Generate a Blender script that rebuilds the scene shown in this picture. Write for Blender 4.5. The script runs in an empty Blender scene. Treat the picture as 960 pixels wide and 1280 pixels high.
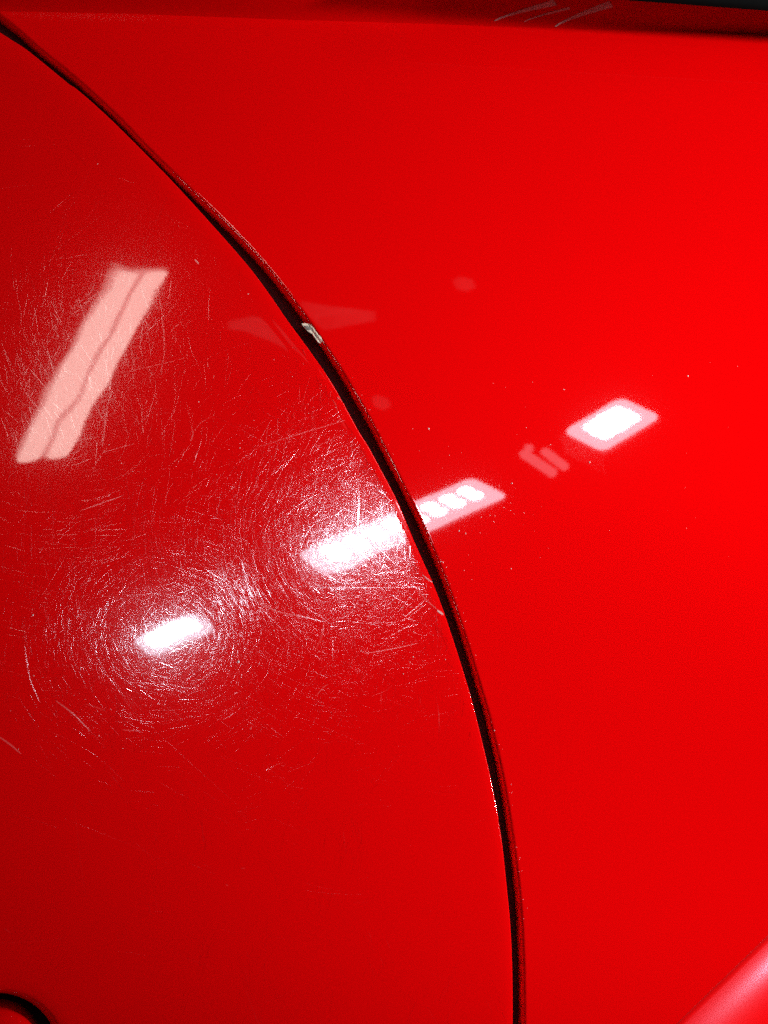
import bpy, bmesh, math, random
from mathutils import Vector, Matrix
from mathutils.bvhtree import BVHTree

sc = bpy.context.scene
COL = sc.collection
Z0 = 0.90                                   # height of the close-up's centre above the floor

# ------------------------------------------------------------------ camera
W_PX, H_PX = 960.0, 1280.0
CAM = Vector((-0.075, -0.312, Z0 - 0.045))
AIM = Vector((0.0, 0.0, Z0))
FOV_V = 2 * math.atan(0.12 / (AIM - CAM).length)
cam_d = bpy.data.cameras.new('camera')
cam = bpy.data.objects.new('camera', cam_d)
COL.objects.link(cam)
cam.location = CAM
cam.rotation_euler = (AIM - CAM).to_track_quat('-Z', 'Y').to_euler()
cam_d.sensor_fit = 'VERTICAL'
cam_d.sensor_height = 24.0
cam_d.sensor_width = 18.0
cam_d.lens = 12.0 / math.tan(FOV_V / 2)
cam_d.clip_start = 0.01
cam_d.clip_end = 50
cam_d.dof.use_dof = True
cam_d.dof.focus_distance = (AIM - CAM).length
cam_d.dof.aperture_fstop = 24.0
sc.camera = cam
sc.cycles.use_denoising = False
sc.cycles.sample_clamp_indirect = 3.0
sc.cycles.use_adaptive_sampling = False

# ------------------------------------------------------------------ world: a dark workshop
world = bpy.data.worlds.new('World')
sc.world = world
world.use_nodes = True
bg = world.node_tree.nodes['Background']
bg.inputs['Color'].default_value = (0.8, 0.85, 1.0, 1)
bg.inputs['Strength'].default_value = 0.006

sc.view_settings.view_transform = 'Standard'
sc.view_settings.look = 'None'
sc.view_settings.exposure = 0.0
sc.view_settings.gamma = 1.0
sc.view_settings.use_curve_mapping = False


def spot(name, loc, aim, energy, angle, blend, radius, color=(1, 1, 1)):
    d = bpy.data.lights.new(name, 'SPOT')
    d.energy = energy
    d.spot_size = math.radians(angle)
    d.spot_blend = blend
    d.shadow_soft_size = radius
    d.color = color
    o = bpy.data.objects.new(name, d)
    COL.objects.link(o)
    o.location = loc
    o.rotation_euler = (Vector(aim) - Vector(loc)).to_track_quat('-Z', 'Y').to_euler()
    return o


# unseen lights added to fill and brighten the paint from beyond the mirror directions
spot('overall_fill', (1.05, -0.80, Z0 + 0.75), (-0.03, 0, Z0 - 0.08), 6, 60, 0.6, 0.20)
spot('upper_fill', (1.28, -0.62, Z0 + 0.17), (0.118, 0, Z0 + 0.085), 122, 11, 1.0, 0.05)
spot('side_fill', (1.30, -0.62, Z0 - 0.06), (0.128, 0, Z0 - 0.050), 108, 11.5, 1.0, 0.05)

# ------------------------------------------------------------------ geometry helpers
R3 = cam.rotation_euler.to_matrix()
TV = math.tan(FOV_V / 2)


def ray(px, py):
    u = (px / W_PX - 0.5) * 2 * TV * (W_PX / H_PX)
    v = (0.5 - py / H_PX) * 2 * TV
    return (R3 @ Vector((u, v, -1.0))).normalized()


def fy(x, z):
    """the car side: a very shallow crown bulging towards -Y (metres)"""
    return 0.20 * (x * x) + 0.26 * (z - Z0) ** 2


def fnormal(x, z):
    return Vector((0.40 * x, -1.0, 0.52 * (z - Z0))).normalized()


def at(px, py, off=0.0):
    """where the sight line through a place of the photograph meets the car side"""
    d = ray(px, py)
    t = (-CAM.y) / d.y
    for _ in range(12):
        p = CAM + d * t
        t += (fy(p.x, p.z) + off - p.y) / d.y
    return CAM + d * t


def plane_xz(px, py):
    p = at(px, py)
    return p.x, p.z


def mirror(px, py):
    p = at(px, py)
    n = fnormal(p.x, p.z)
    d = (p - CAM).normalized()
    return p, (d - 2 * d.dot(n) * n).normalized()


def link(name, me, mats, parent=None):
    o = bpy.data.objects.new(name, me)
    COL.objects.link(o)
    for m in (mats if isinstance(mats, (list, tuple)) else [mats]):
        me.materials.append(m)
    if parent is not None:
        o.parent = parent
    return o


def smooth(me):
    me.polygons.foreach_set('use_smooth', [True] * len(me.polygons))


def grid_mesh(name, rows, closed=False):
    """rows of equally many points -> one quad sheet"""
    n = len(rows[0])
    v = [tuple(p) for r in rows for p in r]
    f = []
    last = n if closed else n - 1
    for i in range(len(rows) - 1):
        for j in range(last):
            k = (j + 1) % n
            f.append((i * n + j, i * n + k, (i + 1) * n + k, (i + 1) * n + j))
    me = bpy.data.meshes.new(name)
    me.from_pydata(v, [], f)
    me.update()
    smooth(me)
    return me


def catmull(pts, n):
    """resample a polyline smoothly, n points evenly spread along its length"""
    P = [Vector(p) for p in pts]
    P = [P[0] * 2 - P[1]] + P + [P[-1] * 2 - P[-2]]
    out = []
    for i in range(1, len(P) - 2):
        a, b, c, d = P[i - 1], P[i], P[i + 1], P[i + 2]
        for s in range(12):
            t = s / 12
            out.append(0.5 * (2 * b + (c - a) * t + (2 * a - 5 * b + 4 * c - d) * t * t + (3 * b - a - 3 * c + d) * t ** 3))
    out.append(P[-2])
    L = [0]
    for a, b in zip(out, out[1:]):
        L.append(L[-1] + (b - a).length)
    res = []
    j = 0
    for k in range(n):
        s = L[-1] * k / (n - 1)
        while j < len(L) - 2 and L[j + 1] < s:
            j += 1
        t = (s - L[j]) / max(1e-12, L[j + 1] - L[j])
        res.append(out[j].lerp(out[j + 1], min(1, max(0, t))))
    return res


# ------------------------------------------------------------------ materials
def new_mat(name):
    m = bpy.data.materials.new(name)
    m.use_nodes = True
    m.node_tree.nodes.clear()
    return m, m.node_tree.nodes, m.node_tree.links


RED = (0.80, 0.0006, 0.0012, 1)


def paint_shader(nt, haze, peel, coat_rough=0.028, coat=1.0):
    """red base under clear coat; haze = [(weight, roughness)...] of fine wash marring"""
    N, L = nt.nodes, nt.links
    tc = N.new('ShaderNodeTexCoord')
    n1 = N.new('ShaderNodeTexNoise')
    n1.inputs['Scale'].default_value = 105
    n1.inputs['Detail'].default_value = 0.5
    L.new(tc.outputs['Object'], n1.inputs['Vector'])
    bp = N.new('ShaderNodeBump')
    bp.inputs['Strength'].default_value = 1.0
    bp.inputs['Distance'].default_value = peel
    L.new(n1.outputs['Fac'], bp.inputs['Height'])
    pb = N.new('ShaderNodeBsdfPrincipled')
    pb.inputs['Base Color'].default_value = RED
    pb.inputs['Roughness'].default_value = 0.6
    pb.inputs['Specular IOR Level'].default_value = 0.0
    pb.inputs['Coat Weight'].default_value = coat
    pb.inputs['Coat Roughness'].default_value = coat_rough
    pb.inputs['Coat IOR'].default_value = 1.5
    L.new(bp.outputs['Normal'], pb.inputs['Coat Normal'])
    out = pb.outputs[0]
    for w, r in haze:
        g = N.new('ShaderNodeBsdfGlossy')
        g.inputs['Roughness'].default_value = r
        g.inputs['Color'].default_value = (0.93, 0.95, 1.0, 1)
        L.new(bp.outputs['Normal'], g.inputs['Normal'])
        mx = N.new('ShaderNodeMixShader')
        mx.inputs[0].default_value = w
        L.new(out, mx.inputs[1])
        L.new(g.outputs[0], mx.inputs[2])
        out = mx.outputs[0]
    return out


DOOR_HAZE = [(0.0050, 0.095), (0.0022, 0.16)]
QUARTER_HAZE = [(0.0004, 0.09), (0.0001, 0.2)]


def paint_mat(name, haze, peel, cr=0.028, coat=1.0):
    m, N, L = new_mat(name)
    o = N.new('ShaderNodeOutputMaterial')
    L.new(paint_shader(m.node_tree, haze, peel, cr, coat), o.inputs[0])
    return m


M_FLARE = paint_mat('flare_paint', [(0.005, 0.30)], 4.0e-6, 0.16)
M_SHOULDER = paint_mat('shoulder_paint', [], 4.0e-6, 0.25, 0.06)
M_DOOR = paint_mat('door_paint', DOOR_HAZE, 2.1e-5, 0.022)
M_QUARTER = paint_mat('quarter_paint', QUARTER_HAZE, 4.0e-6, 0.022)


def scratch_mat():
    m, N, L = new_mat('scratched_clear_coat')
    base = paint_shader(m.node_tree, DOOR_HAZE, 2.1e-5, 0.022)
    at_ = N.new('ShaderNodeAttribute')
    at_.attribute_name = 'scratch'
    sep = N.new('ShaderNodeSeparateColor')
    L.new(at_.outputs['Color'], sep.inputs[0])
    tg = N.new('ShaderNodeTangent')
    tg.direction_type = 'UV_MAP'
    tg.uv_map = 'UVMap'
    g = N.new('ShaderNodeBsdfAnisotropic') if hasattr(bpy.types, 'ShaderNodeBsdfAnisotropic') else N.new('ShaderNodeBsdfGlossy')
    g.inputs['Color'].default_value = (0.95, 0.95, 1.0, 1)
    g.inputs['Roughness'].default_value = 0.125
    g.inputs['Anisotropy'].default_value = ANISO
    L.new(tg.outputs[0], g.inputs['Tangent'])
    vm = N.new('ShaderNodeVectorMath')
    vm.operation = 'SCALE'
    vm.inputs[0].default_value = (0.95, 0.95, 1.0)
    L.new(sep.outputs[0], vm.inputs['Scale'])
    L.new(vm.outputs[0], g.inputs['Color'])
    mx = N.new('ShaderNodeAddShader')
    L.new(base, mx.inputs[0])
    L.new(g.outputs[0], mx.inputs[1])
    d = N.new('ShaderNodeBsdfDiffuse')
    d.inputs['Color'].default_value = (0.80, 0.55, 0.52, 1)
    mx2 = N.new('ShaderNodeMixShader')
    L.new(sep.outputs[1], mx2.inputs[0])
    L.new(mx.outputs[0], mx2.inputs[1])
    L.new(d.outputs[0], mx2.inputs[2])
    o = N.new('ShaderNodeOutputMaterial')
    L.new(mx2.outputs[0], o.inputs[0])
    return m


ANISO = 0.69
M_SCRATCH = scratch_mat()


def plain(name, col, rough, spec=0.5, metallic=0.0, noise=None):
    m, N, L = new_mat(name)
    pb = N.new('ShaderNodeBsdfPrincipled')
    pb.inputs['Base Color'].default_value = (*col, 1)
    pb.inputs['Roughness'].default_value = rough
    pb.inputs['Specular IOR Level'].default_value = spec
    pb.inputs['Metallic'].default_value = metallic
    if noise:
        tc = N.new('ShaderNodeTexCoord')
        n1 = N.new('ShaderNodeTexNoise')
        n1.inputs['Scale'].default_value = noise
        n1.inputs['Detail'].default_value = 4
        L.new(tc.outputs['Object'], n1.inputs['Vector'])
        mr = N.new('ShaderNodeMix')
        mr.data_type = 'RGBA'
        mr.inputs[6].default_value = (*[c * 0.6 for c in col], 1)
        mr.inputs[7].default_value = (*[min(1, c * 1.15) for c in col], 1)
        L.new(n1.outputs['Fac'], mr.inputs[0])
        L.new(mr.outputs[2], pb.inputs['Base Color'])
    o = N.new('ShaderNodeOutputMaterial')
    L.new(pb.outputs[0], o.inputs[0])
    return m


M_RUBBER = plain('black_rubber', (0.002, 0.002, 0.002), 0.8, 0.05, noise=900)
M_GAP = plain('dark_gap_shade', (0.060, 0.005, 0.006), 0.7, 0.15, noise=1200)  # dark red for the shade inside the gap
M_DARK = plain('dark_cavity', (0.02, 0.002, 0.002), 0.8, 0.1, noise=700)
M_PRIMER = plain('white_primer', (0.92, 0.70, 0.55), 0.6, 0.3, noise=2500)
M_BARE = plain('bare_metal', (0.22, 0.19, 0.17), 0.45, 0.5, noise=3500)
M_STREAK = plain('painted_reflection', (0.80, 0.42, 0.42), 0.8, 0.1, noise=700)  # reflected streaks painted as a pale matte colour
M_DUST = plain('dust', (0.72, 0.60, 0.58), 0.8, 0.2)
M_HOUSING = plain('lamp_housing', (0.03, 0.03, 0.035), 0.5)
M_WHITE = plain('white_enamel', (0.75, 0.75, 0.73), 0.5)


def emit(name, col, s):
    m, N, L = new_mat(name)
    e = N.new('ShaderNodeEmission')
    e.inputs['Color'].default_value = (*col, 1)
    e.inputs['Strength'].default_value = s
    o = N.new('ShaderNodeOutputMaterial')
    L.new(e.outputs[0], o.inputs[0])
    return m


M_LED = emit('led_chip', (0.72, 0.90, 1.0), 88)
M_LED_BIG = emit('led_array', (0.72, 0.90, 1.0), 82)
M_LENS = emit('led_lens', (0.62, 0.86, 1.0), 13.5)
M_BRACKET_GLOW = emit('bracket_glow', (0.95, 0.9, 1.0), 2.2)  # emission in place of light falling on the bracket
M_TUBE = emit('fluorescent_tube', (1.0, 0.86, 0.76), 11.5)
M_GLINT_ROD = emit('glint_rod_glow', (1.0, 0.80, 0.72), 24)  # added rods that make the lip glint
M_TRAY = emit('tube_diffuser', (1.0, 0.82, 0.74), 5.5)
M_DIM, _N, _L = new_mat('dim_glow_card')  # glow of the added cards that make faint reflections
_e = _N.new('ShaderNodeEmission')
_n = _N.new('ShaderNodeTexNoise')
_n.inputs['Scale'].default_value = 9.0
_c = _N.new('ShaderNodeTexCoord')
_L.new(_c.outputs['Object'], _n.inputs['Vector'])
_m = _N.new('ShaderNodeMapRange')
_m.inputs['From Min'].default_value = 0.3
_m.inputs['From Max'].default_value = 0.7
_m.inputs['To Min'].default_value = 0.15
_m.inputs['To Max'].default_value = 0.38
_L.new(_n.outputs['Fac'], _m.inputs['Value'])
_L.new(_m.outputs[0], _e.inputs['Strength'])
_e.inputs['Color'].default_value = (1.0, 0.85, 0.85, 1)
_o = _N.new('ShaderNodeOutputMaterial')
_L.new(_e.outputs[0], _o.inputs[0])

# ------------------------------------------------------------------ the car
car = bpy.data.objects.new('car', None)
COL.objects.link(car)
car.location = (0, 0, Z0)
car['label'] = 'glossy red car side with a curved panel gap and a badly scratched left panel'
car['category'] = 'car'
INV = Matrix.Translation((0, 0, -Z0))


def put(name, me, mats, parent=car):
    if parent is car:
        me.transform(INV)
    else:
        me.transform(Matrix.Translation((0, 0, -Z0)))
    return link(name, me, mats, parent)


EDGE = [(-260, -120), (-120, -38), (0, 41), (33, 62.5), (66.7, 89.5), (88, 107), (94, 110.5), (117, 130), (147, 158), (193, 204), (220, 232),
        (262, 278), (307, 329), (333, 363), (360, 402), (390, 443), (417, 483), (447.5, 538), (460, 558), (480, 595), (497, 628),
        (517.5, 677), (530, 705), (542, 732), (558, 775), (578, 837), (592, 885), (610, 959), (617, 993), (622.5, 1021), (622.7, 1026),
        (627.5, 1056), (634.2, 1120), (637.8, 1160), (640, 1213), (640.5, 1278), (640, 1360), (634, 1440), (622, 1520)]
LIP = [(-260, -146), (-120, -63), (0, 18), (50, 60), (100, 101), (150, 147), (178, 176.5), (220, 218), (268, 264), (307, 303), (340, 340), (372, 381),
       (390, 406), (422, 454), (443, 489), (462, 522), (488, 573), (510, 617), (530, 658), (550, 705), (567, 750), (588, 814), (603, 864),
       (613, 899), (627, 960), (638, 1022), (650, 1115), (655, 1200), (656, 1280), (656, 1360), (650, 1440), (638, 1520)]

CEN = (-12.0, 1330.0)      # middle of the round recess
HOLE = 80.0

# ---- door: rings from the recess out to the edge, then a tight rolled edge going in
NE = 520
edge = [plane_xz(p.x, p.y) for p in catmull([(a, b, 0) for a, b in EDGE], NE)]
# the hidden rest of the door's outline, far outside the frame
rest = [plane_xz(*p) for p in [(600, 1620), (400, 1750), (0, 1790), (-400, 1750), (-640, 1500), (-700, 1000), (-700, 400), (-560, 0), (-400, -130)]]
rest = [(p.x, p.y) for p in catmull([(a, b, 0) for a, b in [edge[-1]] + rest + [edge[0]]], 160)][1:-1]
loop = edge + rest
cx, cz = plane_xz(*CEN)
hr = HOLE * 0.1875e-3 * 1.0


def out_normal(pts, i, closed=True):
    a, b = pts[i - 1], pts[(i + 1) % len(pts)]
    tx, tz = b[0] - a[0], b[1] - a[1]
    l = math.hypot(tx, tz) or 1
    return (-tz / l, tx / l)


DOOR_OFF = -0.0005
rows = []
ROLL = 0.0003
# recess wall, rounded lip, face, rolled edge, return flange
hub = []
for (x, z) in loop:
    a = math.atan2(z - cz, x - cx)
    hub.append((math.cos(a), math.sin(a)))
for depth, extra in [(0.020, -0.0010), (0.004, -0.0010), (0.0020, -0.0006), (0.0008, 0.0001), (0.0002, 0.0006), (0.0, 0.0012)]:
    rows.append([(cx + h[0] * (hr + extra), fy(cx + h[0] * hr, cz + h[1] * hr) + DOOR_OFF + depth, cz + h[1] * (hr + extra)) for h in hub])
NR = 60
inner = [(cx + h[0] * (hr + 0.0012), cz + h[1] * (hr + 0.0012)) for h in hub]
nrm = []
for i in range(len(loop)):
    n0 = out_normal(loop, i)
    v = (loop[i][0] - cx, loop[i][1] - cz)
    s = 1 if n0[0] * v[0] + n0[1] * v[1] > 0 else -1
    nrm.append((n0[0] * s, n0[1] * s))
rim = [(p[0] - n[0] * ROLL, p[1] - n[1] * ROLL) for p, n in zip(loop, nrm)]
for k in range(1, NR + 1):
    t = k / NR
    r = []
    for a, b in zip(inner, rim):
        x, z = a[0] + (b[0] - a[0]) * t, a[1] + (b[1] - a[1]) * t
        # the face rolls over very slightly in its last few millimetres
        dd = math.hypot(b[0] - x, b[1] - z)
        droop = 0.00010 * max(0, 1 - dd / 0.004) ** 2
        r.append((x, fy(x, z) + DOOR_OFF + droop, z))
    rows.append(r)
for k in range(1, 5):
    a = k / 4 * math.pi / 2
    rows.append([(p[0] + n[0] * ROLL * math.sin(a), fy(*p) + DOOR_OFF + 0.0001 + ROLL * (1 - math.cos(a)), p[1] + n[1] * ROLL * math.sin(a)) for p, n in zip(rim, nrm)])
for dep in (0.004, 0.012):
    rows.append([(p[0], fy(*p) + DOOR_OFF + dep, p[1]) for p in loop])
door_me = grid_mesh('door', rows, closed=True)
n_face_door = len(door_me.polygons)

# ---- quarter panel: rolled lip along the gap, then the face out to the folds
TOP = [(-300, 8), (0, 14), (160, 17), (360, 24.5), (480, 28), (720, 36), (960, 43), (1400, 58)]


def top_line(x):
    for (a, b), (c, d) in zip(TOP, TOP[1:]):
        if a <= x <= c:
            return b + (d - b) * (x - a) / (c - a)
    return TOP[0][1] if x < TOP[0][0] else TOP[-1][1]


NL = 560
lip_px = catmull([(a, b, 0) for a, b in LIP], NL)
lip = [plane_xz(p.x, p.y) for p in lip_px]
out_px = []
for p in lip_px:
    d = Vector((p.x - CEN[0], p.y - CEN[1], 0))
    if d.y > 0:
        d.y *= 0.6
    d.normalize()
    t = 0.0
    q = p.copy()
    while t < 1500:
        q = p + d * t
        if q.y < top_line(q.x) - 16 or q.x > 1330 or (q.x - 847.5) * 0.7 + (q.y - 1280) * 0.714 > 0:
            break
        t += 2.0
    out_px.append(p + d * max(t, 14))
outer = [plane_xz(p.x, p.y) for p in out_px]
nl = []
for i in range(NL):
    a, b = lip[max(0, i - 1)], lip[min(NL - 1, i + 1)]
    tx, tz = b[0] - a[0], b[1] - a[1]
    l = math.hypot(tx, tz)
    nx, nz = -tz / l, tx / l
    if nx * (cx - lip[i][0]) + nz * (cz - lip[i][1]) < 0:
        nx, nz = -nx, -nz
    nl.append((nx, nz))                      # points into the gap
QR = 0.0009
rows = []
NQ = 90
start = [(p[0] - n[0] * QR * 0.6, p[1] - n[1] * QR * 0.6) for p, n in zip(lip, nl)]
for k in range(NQ, -1, -1):
    t = (k / NQ) ** 1.5
    rows.append([(a[0] + (b[0] - a[0]) * t, fy(a[0] + (b[0] - a[0]) * t, a[1] + (b[1] - a[1]) * t), a[1] + (b[1] - a[1]) * t) for a, b in zip(start, outer)])
for k in range(1, 9):
    a = k / 8 * math.pi / 2 * 0.97
    rows.append([(p[0] + n[0] * QR * math.sin(a), fy(*p) + QR * (1 - math.cos(a)), p[1] + n[1] * QR * math.sin(a)) for p, n in zip(start, nl)])
for dep, sh in ((0.0018, 0.0), (0.0035, -0.0003), (0.014, -0.0012)):
    rows.append([(p[0] + n[0] * (QR + sh), fy(*p) + dep, p[1] + n[1] * (QR + sh)) for p, n in zip(start, nl)])
quarter_me = grid_mesh('quarter_panel', rows)

BV_Q = BVHTree.FromPolygons([v.co.copy() for v in quarter_me.vertices], [tuple(p.vertices) for p in quarter_me.polygons])
BV_D = BVHTree.FromPolygons([v.co.copy() for v in door_me.vertices], [tuple(p.vertices) for p in door_me.polygons])


def hit(bv, px, py, lift):
    d = ray(px, py)
    h = bv.ray_cast(CAM, d)
    if h[0] is None:
        return None, None
    n = h[1] if h[1].dot(d) < 0 else -h[1]
    return h[0] + n * lift, n


# ---- scratches: thin grooves laid along the door's clear coat, each with its own direction
rng = random.Random(11)


class Ribbons:
    def __init__(s):
        s.v, s.f, s.uv, s.c = [], [], [], []

    def add(s, pts, w, strength, deep, k):
        """pts in the car-side plane (x, z)"""
        base = len(s.v)
        n = len(pts)
        y_off = DOOR_OFF - 0.0000020 - (k % 60) * 0.00000014
        for i, (x, z) in enumerate(pts):
            a, b = pts[max(0, i - 1)], pts[min(n - 1, i + 1)]
            tx, tz = b[0] - a[0], b[1] - a[1]
            l = math.hypot(tx, tz) or 1
            t = i / (n - 1)
            ww = w * 0.5 * (0.25 + 0.75 * math.sin(math.pi * min(1, max(0, 0.08 + 0.84 * t))))
            ox, oz = -tz / l * ww, tx / l * ww
            for sx in (1, -1):
                X, Z = x + ox * sx, z + oz * sx
                s.v.append((X, fy(X, Z) + y_off, Z))
        for i in range(n - 1):
            q = (base + 2 * i, base + 2 * i + 1, base + 2 * i + 3, base + 2 * i + 2)
            p0, p1, p2 = (Vector(s.v[j]) for j in q[:3])
            uv = [(i, 1), (i, 0), (i + 1, 0), (i + 1, 1)]
            if (p1 - p0).cross(p2 - p1).y > 0:
                q = q[::-1]
                uv = uv[::-1]
            s.f.append(q)
            s.uv += uv
            s.c += [(strength, deep, 0, 1)] * 4


BINS = 1440
radial = [1e9] * BINS
for x_, z_ in loop:
    k_ = int((math.atan2(z_ - cz, x_ - cx) / (2 * math.pi) % 1) * BINS) % BINS
    radial[k_] = min(radial[k_], math.hypot(x_ - cx, z_ - cz))
for _ in range(3):
    for k_ in range(BINS):
        if radial[k_] > 1e8:
            radial[k_] = min(radial[k_ - 1], radial[(k_ + 1) % BINS])


def inside_door(x, z, margin):
    k = int((math.atan2(z - cz, x - cx) / (2 * math.pi) % 1) * BINS) % BINS
    return math.hypot(x - cx, z - cz) < min(radial[k], radial[k - 1], radial[(k + 1) % BINS]) - margin


rib = Ribbons()
count = 0
SGAIN = 2.8
PXM = 0.1875e-3


def scatter(n, lo, hi, wlo, whi, s_lo, s_hi, centre=None, spread=None, cluster=1, base_ang=None, keep=None):
    global count
    made = 0
    while made < n:
        if centre:
            px, py = rng.gauss(centre[0], spread[0]), rng.gauss(centre[1], spread[1])
        else:
            px, py = rng.uniform(-150, 660), rng.uniform(-20, 1380)
        if keep and rng.random() > keep(px, py):
            continue
        ang0 = rng.uniform(0, math.pi) if base_ang is None else rng.gauss(base_ang, 0.35)
        m = 1 if cluster == 1 else rng.randint(1, cluster)
        for _ in range(m):
            qx, qy = px + rng.gauss(0, 9 * (m > 1)), py + rng.gauss(0, 9 * (m > 1))
            x, z = plane_xz(qx, qy)
            ang = ang0 + rng.gauss(0, 0.10)
            ln = math.exp(rng.uniform(math.log(lo), math.log(hi)))
            cur = rng.gauss(0, 0.16) * min(1, ln / 0.008)
            w = rng.uniform(wlo, whi)
            st = SGAIN * rng.uniform(s_lo, s_hi) * rng.choice((0.35, 0.6, 1, 1))
            seg = 3 if ln < 0.004 else 6
            pts = []
            X, Z, A = x, z, ang - cur / 2
            ok = True
            for i in range(seg + 1):
                pts.append((X, Z))
                X += math.cos(A) * ln / seg
                Z += math.sin(A) * ln / seg
                A += cur / seg + rng.gauss(0, 0.02)
            made += 1
            if not all(inside_door(a, b, 0.0009) and math.hypot(a - cx, b - cz) > hr + 0.003 for a, b in (pts[0], pts[len(pts) // 2], pts[-1])):
                continue
            rib.add(pts, w, st, 0.0, count)
            count += 1


scatter(5000, 0.0014, 0.010, 0.00003, 0.00008, 0.03, 0.14, cluster=7, keep=lambda px, py: 0.25 if py > 930 else (0.2 if py < 540 else 1))
scatter(10500, 0.0012, 0.009, 0.00003, 0.00009, 0.03, 0.16, (430, 680), (85, 85), 7)
scatter(7500, 0.0014, 0.010, 0.00003, 0.00009, 0.03, 0.16, (230, 780), (120, 75), 7)
scatter(1500, 0.0012, 0.009, 0.00003, 0.00007, 0.05, 0.18, (110, 460), (70, 90), 6, 1.75)
scatter(900, 0.0015, 0.006, 0.00004, 0.00010, 0.06, 0.22, (302, 742), (15, 17), 9, 2.10)
scatter(700, 0.0010, 0.004, 0.00004, 0.00010, 0.05, 0.20, (130, 800), (35, 22), 9, 1.75)
scatter(160, 0.008, 0.026, 0.00005, 0.00012, 0.06, 0.20)


scatter(2600, 0.0012, 0.007, 0.00004, 0.00009, 0.08, 0.30, (425, 675), (75, 75), 5)
scatter(900, 0.0014, 0.008, 0.00004, 0.00009, 0.08, 0.30, (230, 780), (110, 70), 5)


def stroke(pts, w, strength, deep):
    global count
    P = catmull([(a, b, 0) for a, b in pts], max(6, 4 * len(pts)))
    rib.add([plane_xz(p.x, p.y) for p in P], w * PXM * 1.1, strength * 2.0, min(0.8, deep * 1.6), count)
    count += 1


# the scratches one can pick out singly
for pts, w, s, d in [
    ([(326, 558), (380, 541), (431, 526)], 1.3, .12, .16), ([(300, 567), (345, 553)], .9, .1, .07), ([(385, 563), (434, 541)], .8, .1, .10),
    ([(100, 639), (128, 629), (153, 620)], 1.3, .12, .16), ([(70, 876), (91, 892), (113, 914)], 1.7, .12, .26), ([(-4, 919), (12, 930), (26, 942)], 1.8, .12, .22),
    ([(447, 598), (448, 630), (446, 668)], 2.6, .25, .2), ([(379, 735), (450, 735), (527, 734)], 1.0, .2, .2),
    ([(302, 702), (313, 743), (328, 755), (347, 765), (373, 770), (403, 777)], 2.0, .22, .22), ([(404, 778), (402, 795), (394, 812)], 2.2, .2, .14),
    ([(455, 817), (490, 811), (522, 804)], 1.2, .15, .22), ([(520, 736), (532, 750), (546, 762)], 1.1, .15, .25), ([(546, 763), (550, 766), (553.5, 768.5)], 2.6, .3, .55),
    ([(506, 771), (518, 761), (529, 752)], 1.2, .2, .25), ([(510, 772), (521, 763), (532, 756)], 1.0, .2, .2), ([(240, 537), (241, 543), (238, 552)], 1.3, .1, .22),
    ([(241, 541), (252, 528), (267, 520)], .9, .1, .10), ([(484, 797), (497, 790), (512, 782)], 1.1, .2, .22), ([(430, 776), (460, 779), (490, 778), (512, 773)], 1.1, .2, .16),
    ([(395, 870), (403, 860), (410, 855)], 1.2, .1, .22), ([(382, 860), (405, 835), (415, 824)], 1.0, .1, .10), ([(463, 870), (478, 865), (488, 858)], .9, .1, .08),
    ([(410, 872), (425, 872)], .9, .1, .08), ([(31, 807), (34, 828), (38, 850), (50, 878)], 1.4, .2, .1), ([(150, 902), (165, 902)], 1.2, .1, .13),
    ([(152, 912), (163, 913), (176, 914)], 1.5, .1, .14), ([(145, 902), (160, 901)], .9, .1, .08), ([(107, 880), (120, 884), (132, 889)], 1.3, .1, .16),
    ([(243, 325), (246, 328), (248, 331)], 1.8, .1, .35), ([(497, 714), (480, 716), (465, 719)], 1.6, .3, .25), ([(512, 682), (512, 690), (511, 700)], 1.4, .3, .35),
    ([(460, 688), (483, 683), (507, 680)], 1.2, .3, .3), ([(467, 722), (475, 730)], 1.8, .3, .4), ([(472, 718), (480, 729)], 1.4, .3, .3),
    ([(528, 719), (535, 725), (540, 728)], 1.6, .2, .35), ([(200, 470), (205, 440), (203, 400), (198, 370)], 1.0, .12, .04), ([(128, 560), (134, 510), (140, 490)], 1.3, .12, .14),
    ([(40, 500), (50, 515)], 1.2, .1, .12), ([(160, 465), (205, 455), (232, 447)], .9, .1, .06), ([(128, 566), (150, 560), (168, 555)], .9, .1, .06),
    ([(80, 715), (107, 700), (117, 675)], 1.0, .12, .05), ([(275, 890), (290, 885), (301, 884)], 1.0, .12, .10), ([(296, 826), (296, 855), (294, 870)], .9, .12, .08),
    ([(278, 900), (290, 893), (300, 885)], 1.0, .12, .10), ([(262, 830), (272, 826), (280, 820)], 1.1, .12, .10), ([(420, 528), (426, 524)], 1.2, .1, .25),
    ([(415, 500), (419, 506), (421, 514)], 1.4, .1, .16), ([(421, 497), (424, 500)], 1.4, .1, .3), ([(378, 437), (382, 446)], 1.4, .1, .06),
    ([(282, 1105), (285, 1107)], 1.6, .1, .10), ([(301, 1085), (306, 1085)], 1.4, .1, .10), ([(5, 1160), (14, 1166)], 1.1, .1, .05)]:
    stroke(pts, w, s, d)

sv = len(door_me.vertices)
bm = bmesh.new()
bm.from_mesh(door_me)
uvl = bm.loops.layers.uv.new('UVMap')
cl = bm.loops.layers.color.new('scratch')
vs = [bm.verts.new(v) for v in rib.v]
bm.verts.ensure_lookup_table()
li = 0
for q in rib.f:
    f = bm.faces.new([vs[i] for i in q])
    f.material_index = 1
    f.smooth = True
    for lp in f.loops:
        lp[uvl].uv = rib.uv[li]
        lp[cl] = rib.c[li]
        li += 1


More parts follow.
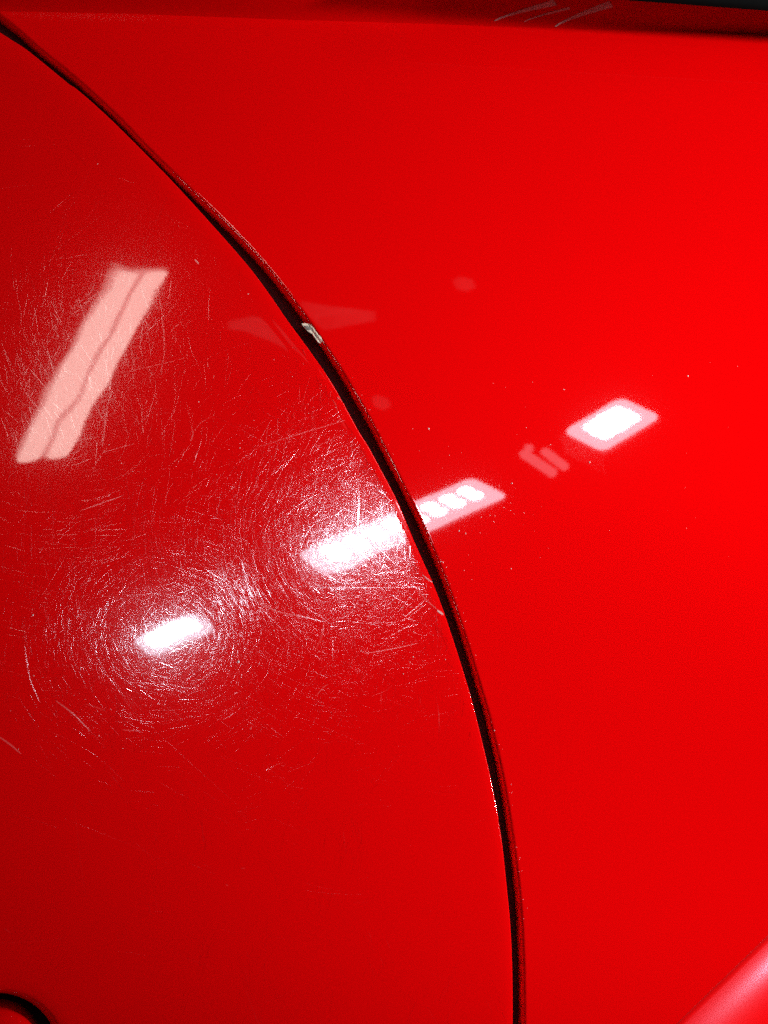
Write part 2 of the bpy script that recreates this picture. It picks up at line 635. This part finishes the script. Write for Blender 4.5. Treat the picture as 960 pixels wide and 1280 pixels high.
def speck(bm, p, n, r, mi):
    """a low grain of dust or grit"""
    t = n.orthogonal().normalized()
    b = n.cross(t)
    ph = rng.uniform(0, 6.28)
    ring = []
    for k in range(5):
        a = ph + k * 1.2566
        rr = r * rng.uniform(0.6, 1.2)
        ring.append(bm.verts.new(p + (t * math.cos(a) + b * math.sin(a)) * rr))
    top = bm.verts.new(p + n * r * 0.5)
    for k in range(5):
        f = bm.faces.new((ring[k], ring[(k + 1) % 5], top))
        f.material_index = mi


for px, py, r in [(41, 769, 1.5), (298, 827, 2.0), (300, 560, .8), (122, 205, .7)] + [(rng.uniform(0, 520), rng.uniform(350, 950), rng.uniform(.3, .7)) for _ in range(60)] + \
        [(rng.gauss(430, 70), rng.gauss(740, 60), rng.uniform(.3, .8)) for _ in range(110)]:
    p, n = hit(BV_D, px, py, 0.00002)
    if p is not None and n.y < -0.9 and inside_door(p.x, p.z, 0.0006):
        speck(bm, p, n, r * PXM, 2)
bm.to_mesh(door_me)
bm.free()
door = put('door', door_me, [M_DOOR, M_SCRATCH, M_DUST])
door['label'] = 'scratched red panel left of the gap'

# ---- dust on the quarter panel
bm = bmesh.new()
bm.from_mesh(quarter_me)
qs = [(577, 604, 1.0), (536, 536, 1.2), (640, 604, 1.3), (574, 664, 1.2), (582, 667, 1.0), (737, 578, 1.6), (860, 470, 1.2), (688, 556, .9), (705, 487, 1.0), (554, 703, .8),
      (551, 702, .9), (558, 709, .8), (580, 713, .6), (618, 913, 1.0), (573, 604, .8), (600, 666, .7), (617, 652, .7)]
qs += [(rng.gauss(590, 60), rng.gauss(640, 60), rng.uniform(.2, .55) * rng.choice((1, 1, 1, 1.7))) for _ in range(48)]
qs += [(rng.uniform(500, 940), rng.uniform(450, 720), rng.uniform(.2, .5)) for _ in range(26)]
for i in range(40):                           # grit caught along the lip
    q = lip_px[int(rng.uniform(0.45, 0.82) * NL)]
    qs.append((q.x + rng.uniform(0, 8), q.y + rng.uniform(-2, 2), rng.uniform(.2, .5)))
for px, py, r in qs:
    p, n = hit(BV_Q, px, py, 0.00001)
    if p is not None:
        speck(bm, p, n, r * PXM, 1)
bm.to_mesh(quarter_me)
bm.free()
quarter = put('quarter_panel', quarter_me, [M_QUARTER, M_DUST])
quarter['label'] = 'clean bright red panel right of the gap'

# ---- the chip in the lip
outline = [(377, 404.5), (381.7, 404), (387, 405), (391, 408.5), (394.5, 414), (398, 418.5), (401, 421), (403, 425.5), (401, 429), (398, 428), (395, 424.6), (390, 417.5), (385, 414.5), (380.6, 410)]
bm = bmesh.new()


def chip_at(px, py, lift):
    h, n = hit(BV_Q, px, py, 0)
    dep = 0.0004 if h is None else min(0.0004, 0.35 * max(0, h.y - fy(h.x, h.z)))
    return at(px, py, dep - lift + rng.uniform(-1, 1) * 0.00003)


def patch(bm, outline, lift, mi, dense=True):
    c = Vector((sum(p[0] for p in outline) / len(outline), sum(p[1] for p in outline) / len(outline), 0))
    P = []
    k = len(outline)
    for i in range(k):
        a, b = outline[i], outline[(i + 1) % k]
        P += [Vector((a[0], a[1], 0)), Vector(((a[0] + b[0]) / 2 + rng.uniform(-.4, .4), (a[1] + b[1]) / 2 + rng.uniform(-.4, .4), 0))]
    rings = []
    for t in (1, .66, .33):
        ring = []
        for p in P:
            # pull towards the patch's spine
            q = c.lerp(p, t)
            ring.append(bm.verts.new(chip_at(q.x, q.y, lift * (1 if t < 1 else 0.2))))
        rings.append(ring)
    cv = bm.verts.new(chip_at(c.x, c.y, lift))
    n = len(P)
    for r0, r1 in zip(rings, rings[1:]):
        for i in range(n):
            f = bm.faces.new((r0[i], r0[(i + 1) % n], r1[(i + 1) % n], r1[i]))
            f.material_index = mi
    for i in range(n):
        f = bm.faces.new((rings[-1][i], rings[-1][(i + 1) % n], cv))
        f.material_index = mi


patch(bm, outline, 0.00012, 0)
patch(bm, [(379, 406.3), (384, 406.8), (388, 409.5), (389.5, 413), (387, 413.5), (383, 411), (380, 408.8)], 0.00020, 1)
me = bpy.data.meshes.new('paint_chip')
bm.to_mesh(me)
bm.free()
chip = put('paint_chip', me, [M_PRIMER, M_BARE], quarter)
chip['label'] = 'chipped paint showing white primer on the edge of the gap'

# ---- channel behind the gap, its shade put into a dark colour
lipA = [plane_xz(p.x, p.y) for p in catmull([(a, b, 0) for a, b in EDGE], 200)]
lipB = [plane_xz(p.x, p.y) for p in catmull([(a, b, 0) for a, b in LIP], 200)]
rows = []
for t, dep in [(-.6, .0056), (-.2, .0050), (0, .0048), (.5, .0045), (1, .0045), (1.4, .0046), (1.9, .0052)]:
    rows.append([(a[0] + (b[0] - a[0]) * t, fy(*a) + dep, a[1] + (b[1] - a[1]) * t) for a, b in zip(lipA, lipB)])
put('gap_shade', grid_mesh('gap_shade', rows), M_GAP)

# ---- round recess with its red cap
rows = []
for r, dep in [(0.001, .0135), (.010, .0135), (hr + .004, .0135)]:
    rows.append([(cx + math.cos(a) * r, fy(cx, cz) + dep, cz + math.sin(a) * r) for a in [i / 48 * 2 * math.pi for i in range(48)]])
put('recess_cup', grid_mesh('recess_cup', rows, True), M_DARK)
cr = 59 * PXM
rows = []
for k in range(0, 17):
    a = k / 16 * math.pi / 2
    rr = cr * math.sin(a) if k else 0.0002
    rows.append((rr, 0.0005 - 0.0045 * math.cos(a)))
rows += [(cr, .004), (cr * .97, .012)]
cap_rows = [[(cx + math.cos(a) * r, fy(cx, cz) + d + 0.001, cz + math.sin(a) * r) for a in [i / 96 * 2 * math.pi for i in range(96)]] for r, d in rows]
capo = put('round_cap', grid_mesh('round_cap', cap_rows, True), M_QUARTER)

# ---- the overhanging shoulder above the quarter panel, and the black seal on it
xs = [-420 + i * 18 for i in range(105)]
prof = [(-.0008, .0012), (-.0002, .0002), (.0003, -.0004), (.0008, -.0012), (.0015, -.0026), (.0026, -.0050), (.0046, -.0092), (.0068, -.0135), (.0095, -.0170), (.0180, -.0190)]
rows = []
for up, y in prof:
    r = []
    for x in xs:
        px, pz = plane_xz(x, top_line(x))
        r.append((px, fy(px, pz) + y, pz + up + 0.0))
    rows.append(r)
shoulder = put('shoulder_panel', grid_mesh('shoulder_panel', rows), M_SHOULDER)

BV_S = BVHTree.FromPolygons([v.co + Vector((0, 0, Z0)) for v in shoulder.data.vertices], [tuple(p.vertices) for p in shoulder.data.polygons])
for ax, ay, bx, by, w in ((618, 26, 694, 3, 7), (694, 33, 764, 5, 8), (655, 27, 712, 10, 3)):  # pale strips painted in for reflections on the shoulder
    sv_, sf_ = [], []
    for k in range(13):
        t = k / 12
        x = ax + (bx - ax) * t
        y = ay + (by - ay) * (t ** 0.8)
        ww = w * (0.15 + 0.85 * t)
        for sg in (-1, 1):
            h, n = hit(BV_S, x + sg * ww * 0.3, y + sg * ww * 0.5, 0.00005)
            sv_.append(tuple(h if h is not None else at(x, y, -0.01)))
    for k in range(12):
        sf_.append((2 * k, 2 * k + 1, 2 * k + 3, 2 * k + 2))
    me = bpy.data.meshes.new('reflection_streak')
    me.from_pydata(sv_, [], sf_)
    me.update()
    put('reflection_streak', me, M_STREAK, shoulder)

# tapering rubber seal: deepest at the right
xs2 = [560 + i * 10 for i in range(70)]
rows = []
for k in range(0, 13):
    a = math.pi * (0.5 + 1.0 * k / 12)
    r = []
    for x in xs2:
        yline = -6 + (x - 700) * 0.0755
        px, pz = plane_xz(x, top_line(x))
        e = at(x, yline, -0.0180)
        r.append((e.x, e.y - 0.0028 * math.sin(math.pi * k / 12), e.z + 0.0075 - 0.0075 * math.cos(math.pi * k / 12)))
    rows.append(r)
put('window_seal', grid_mesh('window_seal', rows), M_RUBBER)

# ---- flare of the wheel arch at the lower right
fold = [(560 + i * 12, 1280 - (560 + i * 12 - 846) * 0.97) for i in range(70)]
prof = [(-.003, .0012), (-.0004, .0002)] + [(k * .0016, .22 * k * .0016 + 14 * (k * .0016) ** 2 - .00005) for k in range(0, 22)]
dx, dz = 0.714, -0.70
rows = []
for s, y in prof:
    r = []
    for p in fold:
        px, pz = plane_xz(*p)
        r.append((px + dx * s, fy(px, pz) + y, pz + dz * s))
    rows.append(r)
put('arch_flare', grid_mesh('arch_flare', rows), M_FLARE)


# ------------------------------------------------------------------ lamps seen mirrored in the paint
def frame_from(quad, dist, tilt):
    """place a rectangle out in the workshop whose mirror image is the given outline (left, top, right, bottom)"""
    c = (sum(q[0] for q in quad) / 4, sum(q[1] for q in quad) / 4)
    p, d = mirror(*c)
    C = p + d * dist
    pts = []
    for q in quad:
        p1, d1 = mirror(*q)
        t = (C - p1).dot(d) / d1.dot(d)
        pts.append(p1 + d1 * t - C)
    L, T, Rr, B = pts
    u = ((T - L) + (Rr - B)) / 2
    v = ((B - L) + (Rr - T)) / 2
    dot = u.dot(v)
    a = tilt * u.length
    if abs(dot) > 1e-12:
        b = -dot / a
    else:
        b = 0
    u3, v3 = u + d * a, v + d * b
    # turned so that the rectangle's face looks back at the car
    n = u3.cross(v3).normalized()
    if n.dot(d) > 0:
        n = -n
    return C, u3, v3, n


def box(bm, C, u, v, n, u0, u1, v0, v1, n0, n1, mi=0):
    U, V = u.normalized(), v.normalized()
    vs = []
    for a in (u0, u1):
        for b in (v0, v1):
            for c in (n0, n1):
                vs.append(bm.verts.new(C + U * a + V * b + n * c))
    for q in [(0, 1, 3, 2), (4, 6, 7, 5), (0, 4, 5, 1), (2, 3, 7, 6), (0, 2, 6, 4), (1, 5, 7, 3)]:
        f = bm.faces.new([vs[i] for i in q])
        f.material_index = mi


def disc_poly(bm, C, U, V, n, pts, n0, mi=0):
    vs = [bm.verts.new(C + U * a + V * b + n * n0) for a, b in pts]
    f = bm.faces.new(vs)
    f.material_index = mi


def rounded(hu, hv, r, k=6):
    out = []
    for sx, sy, a0 in ((1, 1, 0), (-1, 1, 90), (-1, -1, 180), (1, -1, 270)):
        for i in range(k + 1):
            a = math.radians(a0 + 90 * i / k)
            out.append((sx * (hu - r) + r * math.cos(a), sy * (hv - r) + r * math.sin(a)))
    return out


def finish(bm, name, mat, parent):
    me = bpy.data.meshes.new(name)
    bmesh.ops.recalc_face_normals(bm, faces=bm.faces)
    bm.to_mesh(me)
    bm.free()
    me.transform(Matrix.Translation(-Vector(parent.matrix_world.translation)) if parent else Matrix())
    return link(name, me, mat, parent)


lamp_root = bpy.data.objects.new('work_light', None)
COL.objects.link(lamp_root)
lamp_root['label'] = 'three headed LED work light, mirrored as white glare across the red panels'
lamp_root['category'] = 'work light'
heads = {'A': ([(163, 799), (240, 764), (269, 788), (192, 823)], 2, 4),
         'B': ([(374, 689), (596, 592), (640, 619), (418, 716)], 2, 8),
         'C': ([(703, 539), (776, 496), (827, 520), (754, 565)], 2, 4)}
DIST = 0.95
for key, (quad, nr, ncol) in heads.items():
    C, u, v, n = frame_from(quad, DIST, 0.55)
    U, V = u.normalized(), v.normalized()
    hu, hv = u.length / 2, v.length / 2
    bm = bmesh.new()
    box(bm, C, u, v, n, -hu * 1.06, hu * 1.06, -hv * 1.06, hv * 1.06, -0.03, -0.003)
    hd = finish(bm, 'lamp_head', M_HOUSING, lamp_root)
    bm = bmesh.new()
    disc_poly(bm, C, U, V, n, rounded(hu, hv, hv * 0.35), 0.0)
    finish(bm, 'lens', M_LENS, hd)
    # the chips in their two rows
    iu = hu - hv * (0.52 if key == 'B' else 0.45)
    iv = hv * 0.56
    bm = bmesh.new()
    if key == 'B':
        for i in range(ncol):
            for j in (-1, 1):
                c = C + U * (-iu + (i + 0.5) * 2 * iu / ncol) + V * (j * iv * 0.46)
                ru, rv = iu / ncol * 0.80, iv * 0.50
                disc_poly(bm, c, U, V, n, [(ru * math.cos(k * math.pi / 8), rv * math.sin(k * math.pi / 8)) for k in range(0, 16, 2)], 0.002 + 0.0002 * (j > 0))
        finish(bm, 'led_chips', M_LED, hd)
    else:
        pts = []
        for k in range(48):
            a = k / 48 * 2 * math.pi
            cc, ss = math.cos(a), math.sin(a)
            q = 5.0
            r = (abs(cc) ** q + abs(ss) ** q) ** (-1 / q)
            w = 1 + 0.035 * math.cos(8 * a)
            pts.append((iu * r * cc * w, iv * 1.12 * r * ss * w))
        disc_poly(bm, C, U, V, n, pts, 0.002)
        finish(bm, 'led_chips', M_LED_BIG, hd)
# bracket pieces between the heads, their lit look painted as emission
for quads, mat in (([[(648, 566), (656, 561), (698, 588), (688, 595)], [(674, 563), (683, 559), (712, 581), (704, 586)], [(655, 557), (664, 555), (668, 560), (659, 562)]], M_BRACKET_GLOW),):
    for q in quads:
        C, u, v, n = frame_from(q, DIST + 0.04, 0.4)
        bm = bmesh.new()
        pts = rounded(u.length / 2, v.length / 2, min(u.length, v.length) * 0.3)
        disc_poly(bm, C, u.normalized(), v.normalized(), n, pts, 0.0)
        disc_poly(bm, C, u.normalized(), v.normalized(), n, pts, -0.004)
        finish(bm, 'glowing_bracket', mat, lamp_root)

# ---- fluorescent batten
tl = bpy.data.objects.new('tube_light', None)
COL.objects.link(tl)
tl['label'] = 'twin tube ceiling light, mirrored as a pale pink bar in the scratched panel'
tl['category'] = 'ceiling light'
C, u, v, n = frame_from([(137, 346), (206, 346), (78, 577), (14, 580)], 2.2, 0.62)
# here u runs across the fitting and v along it
U, V = u.normalized(), v.normalized()
hu, hv = u.length / 2, v.length / 2
bm = bmesh.new()
box(bm, C, u, v, n, -hu * 1.05, hu * 1.05, -hv * 1.02, hv * 1.02, -0.06, -0.004)
finish(bm, 'batten_body', M_WHITE, tl)
bm = bmesh.new()
disc_poly(bm, C, U, V, n, rounded(hu, hv, hu * 0.3), -0.001)
finish(bm, 'diffuser', M_TRAY, tl)
for s in (-1, 1):
    bm = bmesh.new()
    r = hu * 0.42
    ring = 8
    prev = None
    for k in range(2):
        cur = [bm.verts.new(C + V * (-hv * 0.985 + k * 2 * hv * 0.985) + U * (s * hu * 0.53 + r * math.cos(i * 2 * math.pi / ring)) + n * (r * 0.25 + r * 0.22 * math.sin(i * 2 * math.pi / ring))) for i in range(ring)]
        if prev:
            for i in range(ring):
                bm.faces.new((prev[i], prev[(i + 1) % ring], cur[(i + 1) % ring], cur[i]))
        bm.faces.new(cur)
        prev = cur
    finish(bm, 'tube', M_TUBE, tl)

# ---- small glowing cards added to give faint reflections in the paint
for q, lab in [([(288, 401), (330, 396), (372, 420), (338, 413)], 'added glow card, mirrored as a faint sliver left of the chipped edge'),
               ([(376, 376), (412, 383), (470, 389), (404, 400)], 'added glow card, mirrored as a faint sliver right of the chipped edge'),
               ([(566, 350), (574, 346), (590, 349), (578, 353)], 'small added glow card, mirrored as a faint dot high on the right panel'),
               ([(464, 498), (470, 494), (484, 498), (474, 502)], 'small added glow card, mirrored as a faint dot beside the panel gap')]:
    C, u, v, n = frame_from(q, 2.0, 0.3)
    pts = []
    for p_ in q:
        p1, d1 = mirror(*p_)
        pts.append(p1 + d1 * ((C - p1).dot(n) / d1.dot(n)))
    bm = bmesh.new()
    vs = [bm.verts.new(p_) for p_ in pts]
    vb = [bm.verts.new(p_ - n * 0.02) for p_ in pts]
    bm.faces.new(vs)
    bm.faces.new(vb[::-1])
    for i in range(4):
        bm.faces.new((vs[i], vb[i], vb[(i + 1) % 4], vs[(i + 1) % 4]))
    o = finish(bm, 'glow_card', M_DIM, None)
    o['label'] = lab
    o['category'] = 'ceiling light'
    o['group'] = 'added glow cards mirrored in the paint'


# ---- glowing rods added to give thin glints along the rolled lip of the gap
def lip_mirror(k, roll):
    p, n = start[k], nl[k]
    P = Vector((p[0] + n[0] * QR * math.sin(roll), fy(*p) + QR * (1 - math.cos(roll)), p[1] + n[1] * QR * math.sin(roll)))
    nn = Vector((n[0] * math.sin(roll), -math.cos(roll), n[1] * math.sin(roll)))
    d = (P - CAM).normalized()
    return P, (d - 2 * d.dot(nn) * nn).normalized()


def nearest(px, py):
    return min(range(NL), key=lambda i: (lip_px[i].x - px) ** 2 + (lip_px[i].y - py) ** 2)


for (ax, ay), (bx, by), roll, lab in (((176, 175), (268, 264), 0.62, 'added light rod, mirrored as a thin glint on the gap near its upper end'),
                                      ((309, 300), (389, 405), 0.30, 'added light rod, mirrored as a thin glint on the gap just above the chip'),
                                      ((464, 526), (508, 612), 0.40, 'added light rod, mirrored as a thin glint on the gap above the cut white glare'),
                                      ((404, 427), (421, 453), 0.34, 'added light rod, mirrored as a thin glint on the gap just below the chip')):
    pa, da = lip_mirror(nearest(ax, ay), math.radians(90) * roll)
    pb, db = lip_mirror(nearest(bx, by), math.radians(90) * roll)
    A, B = pa + da * 0.9, pb + db * 0.9
    ax_ = (B - A).normalized()
    s1 = ax_.orthogonal().normalized()
    s2 = ax_.cross(s1)
    bm = bmesh.new()
    prev = None
    for q, r in ((A - ax_ * 0.015, 0.002), (A, 0.011), (A.lerp(B, .5), 0.016), (B, 0.011), (B + ax_ * 0.015, 0.002)):
        cur = [bm.verts.new(q + (s1 * math.cos(i * math.pi / 4) + s2 * math.sin(i * math.pi / 4)) * r) for i in range(8)]
        if prev:
            for i in range(8):
                bm.faces.new((prev[i], prev[(i + 1) % 8], cur[(i + 1) % 8], cur[i]))
        prev = cur
    o = finish(bm, 'glint_rod', M_GLINT_ROD, None)
    o['label'] = lab
    o['category'] = 'light rod'
    o['group'] = 'added light rods glinting on the edge of the panel gap'

# ---- light added to put the soft glow on the wheel arch flare
g = at(958, 1206)
gn = Vector((0.714 * 0.42, -1, -0.70 * 0.42)).normalized()
gd = (g - CAM).normalized()
gm = (gd - 2 * gd.dot(gn) * gn).normalized()
spot('flare_fill', g + gm * 0.9, g + Vector((0.0, 0.004, -0.03)), 85, 6, 1.0, 0.06, (0.85, 0.72, 1.0))
